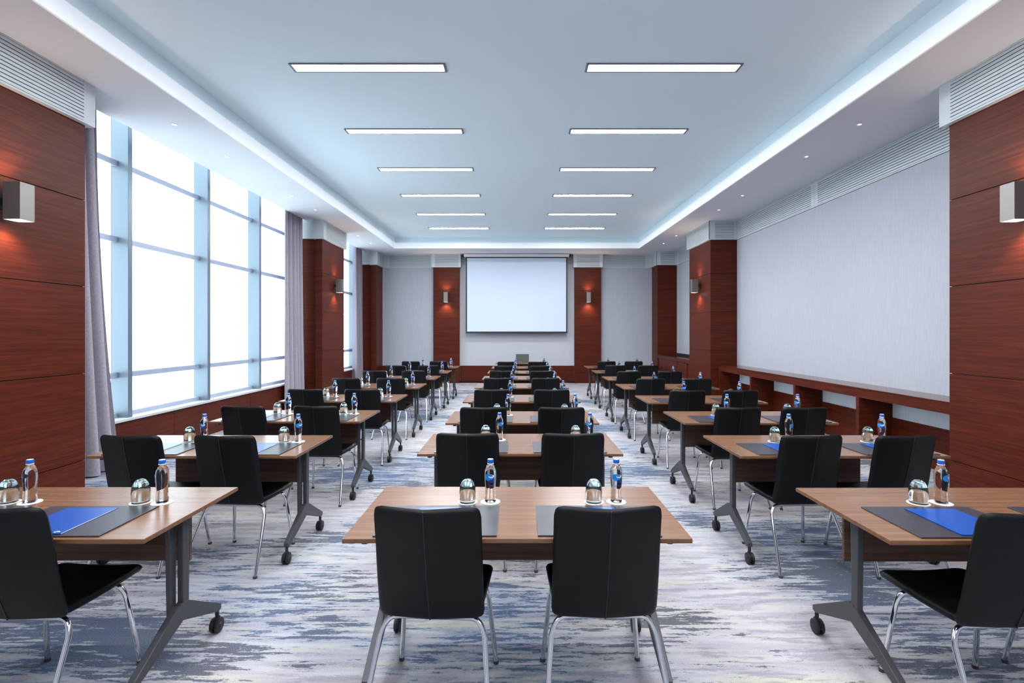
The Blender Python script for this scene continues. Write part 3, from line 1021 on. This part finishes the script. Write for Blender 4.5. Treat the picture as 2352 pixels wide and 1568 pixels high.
# ------------------------------------------------------------------ the layout of the room
ROWNAME = ['rearmost row', 'second row from back', 'third row from back', 'fourth row from back',
           'fourth row from screen', 'third row from screen', 'second row from screen', 'first row from screen']
COLNAME = {'L': 'window column', 'C': 'middle column', 'R': 'panelled-wall column'}
# far edge of each table top (distance from the camera) and x of the table centre
FAR = {'L': [2.726, 4.10, 5.42, 6.80, 8.26, 9.72, 11.13, 12.60],
       'C': [2.732, 4.16, 5.34, 6.76, 8.28, 9.68, 11.02, 12.45],
       'R': [2.715, 4.10, 5.34, 6.68, 8.18, 9.56, 11.16, 12.60]}
TXC = {'L': [-2.185, -2.176, -2.152, -2.156, -2.160, -2.150, -2.118, -2.115],
       'C': [0.0, 0.02, 0.046, 0.052, 0.066, 0.080, 0.098, 0.11],
       'R': [2.176, 2.188, 2.222, 2.236, 2.268, 2.278, 2.312, 2.345]}
# chairs: (x, distance of the top of the back)
CHX = {'L': [(None, (-2.02, 1.95)), ((-2.60, 3.35), (-1.905, 3.33)), ((-2.587, 4.72), (-1.834, 4.67)), ((-2.56, 6.13), (-1.834, 6.13)),
             ((-2.62, 7.70), (-1.857, 7.60)), ((-2.54, 9.0), (-1.816, 9.0)), ((-2.54, 10.55), (-1.80, 10.55)), ((-2.56, 12.05), (-1.82, 12.05))],
       'C': [((-0.352, 1.955), (0.363, 1.94)), ((-0.358, 3.39), (0.385, 3.39)), ((-0.326, 4.57), (0.407, 4.65)), ((-0.31, 6.12), (0.449, 6.24)),
             ((-0.295, 7.62), (0.425, 7.57)), ((-0.286, 9.0), (0.433, 8.86)), ((-0.282, 10.66), (0.461, 10.57)), ((-0.258, 12.08), (0.495, 12.08))],
       'R': [((1.925, 1.87), (2.585, 1.93)), ((1.92, 3.38), (2.617, 3.36)), ((1.98, 4.69), (2.68, 4.68)), ((1.974, 6.17), (2.62, 6.02)),
             ((1.94, 7.43), (2.64, 7.43)), ((1.92, 8.78), (2.64, 8.78)), ((2.00, 10.52), (2.727, 10.5)), ((2.07, 12.0), (2.77, 12.0))]}
YAW = {('L', 1, 1): -4, ('L', 0, 1): -2, ('L', 1, 0): -4, ('L', 2, 0): -4, ('L', 2, 1): -2, ('C', 0, 0): -3, ('C', 0, 1): 0.8, ('R', 0, 0): 3,
       ('R', 1, 0): 3, ('R', 1, 1): 5, ('R', 2, 0): 2, ('R', 2, 1): 2}
BOFF = {'L': (-0.17, 0.515), 'C': (-0.148, 0.53), 'R': (-0.135, 0.56)}
POFF = {'L': (-0.355, 0.325), 'C': (-0.335, 0.335), 'R': (-0.315, 0.40)}
rnd = random.Random(11)
for c in 'LCR':
    for r in range(8):
        far = FAR[c][r]; tx = TXC[c][r]
        TAB.put((tx, far - 0.345, 0), 0, 'walnut-topped meeting table on grey caster legs, %s, %s' % (ROWNAME[r], COLNAME[c]), 'meeting tables in rows')
        for s in (0, 1):
            side = 'window-side' if s == 0 else 'wall-side'
            where = '%s place, %s, %s' % (side, ROWNAME[r], COLNAME[c])
            ch = CHX[c][r][s]
            if ch:
                yaw = math.radians(YAW.get((c, r, s), rnd.uniform(-1.5, 1.5)))
                lim = 0.354 - abs(yaw) * 0.15
                cx = tx + max(-lim, min(lim, ch[0] - tx))
                cy = min(ch[1] + 0.095, far - 0.69 - 0.008 - abs(yaw) * 0.2)
                CH.put((cx, cy, 0), yaw, 'black leather chair with chrome legs, %s' % where, 'black chairs at the meeting tables')
            if c == 'R' and r == 0 and s == 1:
                PA.put((tx + 0.365, far - 0.50, TT), math.radians(-2), 'charcoal leather desk pad, %s' % where, 'desk pads')
                continue
            j = lambda a: rnd.uniform(-a, a)
            bx = tx + BOFF[c][s] + j(0.012)
            px = tx + POFF[c][s] + j(0.01)
            if c == 'L' and r == 0: px = tx + (-0.35, 0.25)[s]; bx = tx + (-0.175, 0.468)[s]
            if c == 'C' and r == 0: bx = (-0.13, 0.481)[s]; px = (-0.333, 0.336)[s]
            if c == 'R' and r == 0: bx = 2.045; px = 1.862
            gx = bx - 0.108 + j(0.004)
            by = far - 0.246 + j(0.004); gy = by + j(0.004)
            prot = math.radians({'L': 0.0, 'C': 0.0, 'R': 0.0}[c] + j(1.2))
            PA.put((px, far - 0.493, TT), prot, 'charcoal leather desk pad, %s' % where, 'desk pads')
            fx = px + {'L': -0.03, 'C': 0.0, 'R': 0.04}[c]
            FO.put((fx, far - 0.505, TT + 0.0062), prot + math.radians(j(1.5)), 'blue paper folder on the desk pad, %s' % where, 'blue folders on the desk pads')
            CO.put((gx, gy, TT), j(0.5), 'white paper coaster under the glass, %s' % where, 'white coasters')
            CO.put((bx, by, TT), j(0.5), 'white paper coaster under the bottle, %s' % where, 'white coasters')
            GL.put((gx, gy, TT + 0.0018), j(3), 'upturned glass with teal base, %s' % where, 'upturned glasses')
            rot = math.radians(j(60))
            if c == 'L' and r == 0: rot = math.radians((-75, -70)[s])
            if c == 'C' and r == 0: rot = math.radians((-4, 2)[s])
            if c == 'R' and r == 0: rot = math.radians(28)
            BO.put((bx, by, TT + 0.0018), rot, 'clear water bottle with blue cap, %s' % where, 'water bottles')

# presenter table in front of the screen, with laptop and glass
TAB.put((0.13, 13.88, 0), 0, 'walnut-topped presenter table standing alone nearest the screen, laptop on it', 'meeting tables in rows')
lt = thing('laptop', 'open grey laptop seen from behind its lid, on presenter table', 'laptop', (0.14, 13.80, TT))
build('laptop_base', MB().box(-0.175, 0.175, 0.0, 0.24, 0.0, 0.016), M['laptop'], lt, bevel=0.004)
lid = build('laptop_lid', MB().box(-0.175, 0.175, -0.006, 0.0, 0.0, 0.235), M['laptop'], lt, bevel=0.003)
lid.location = (0, 0.004, 0.012); lid.rotation_euler = (math.radians(12), 0, 0)
build('laptop_display', MB().box(-0.165, 0.165, 0.0005, 0.0012, 0.012, 0.225), M['black'], lid)
GL.put((0.075, 13.65, TT), 0, 'upturned glass in front of the laptop on the presenter table', 'upturned glasses')
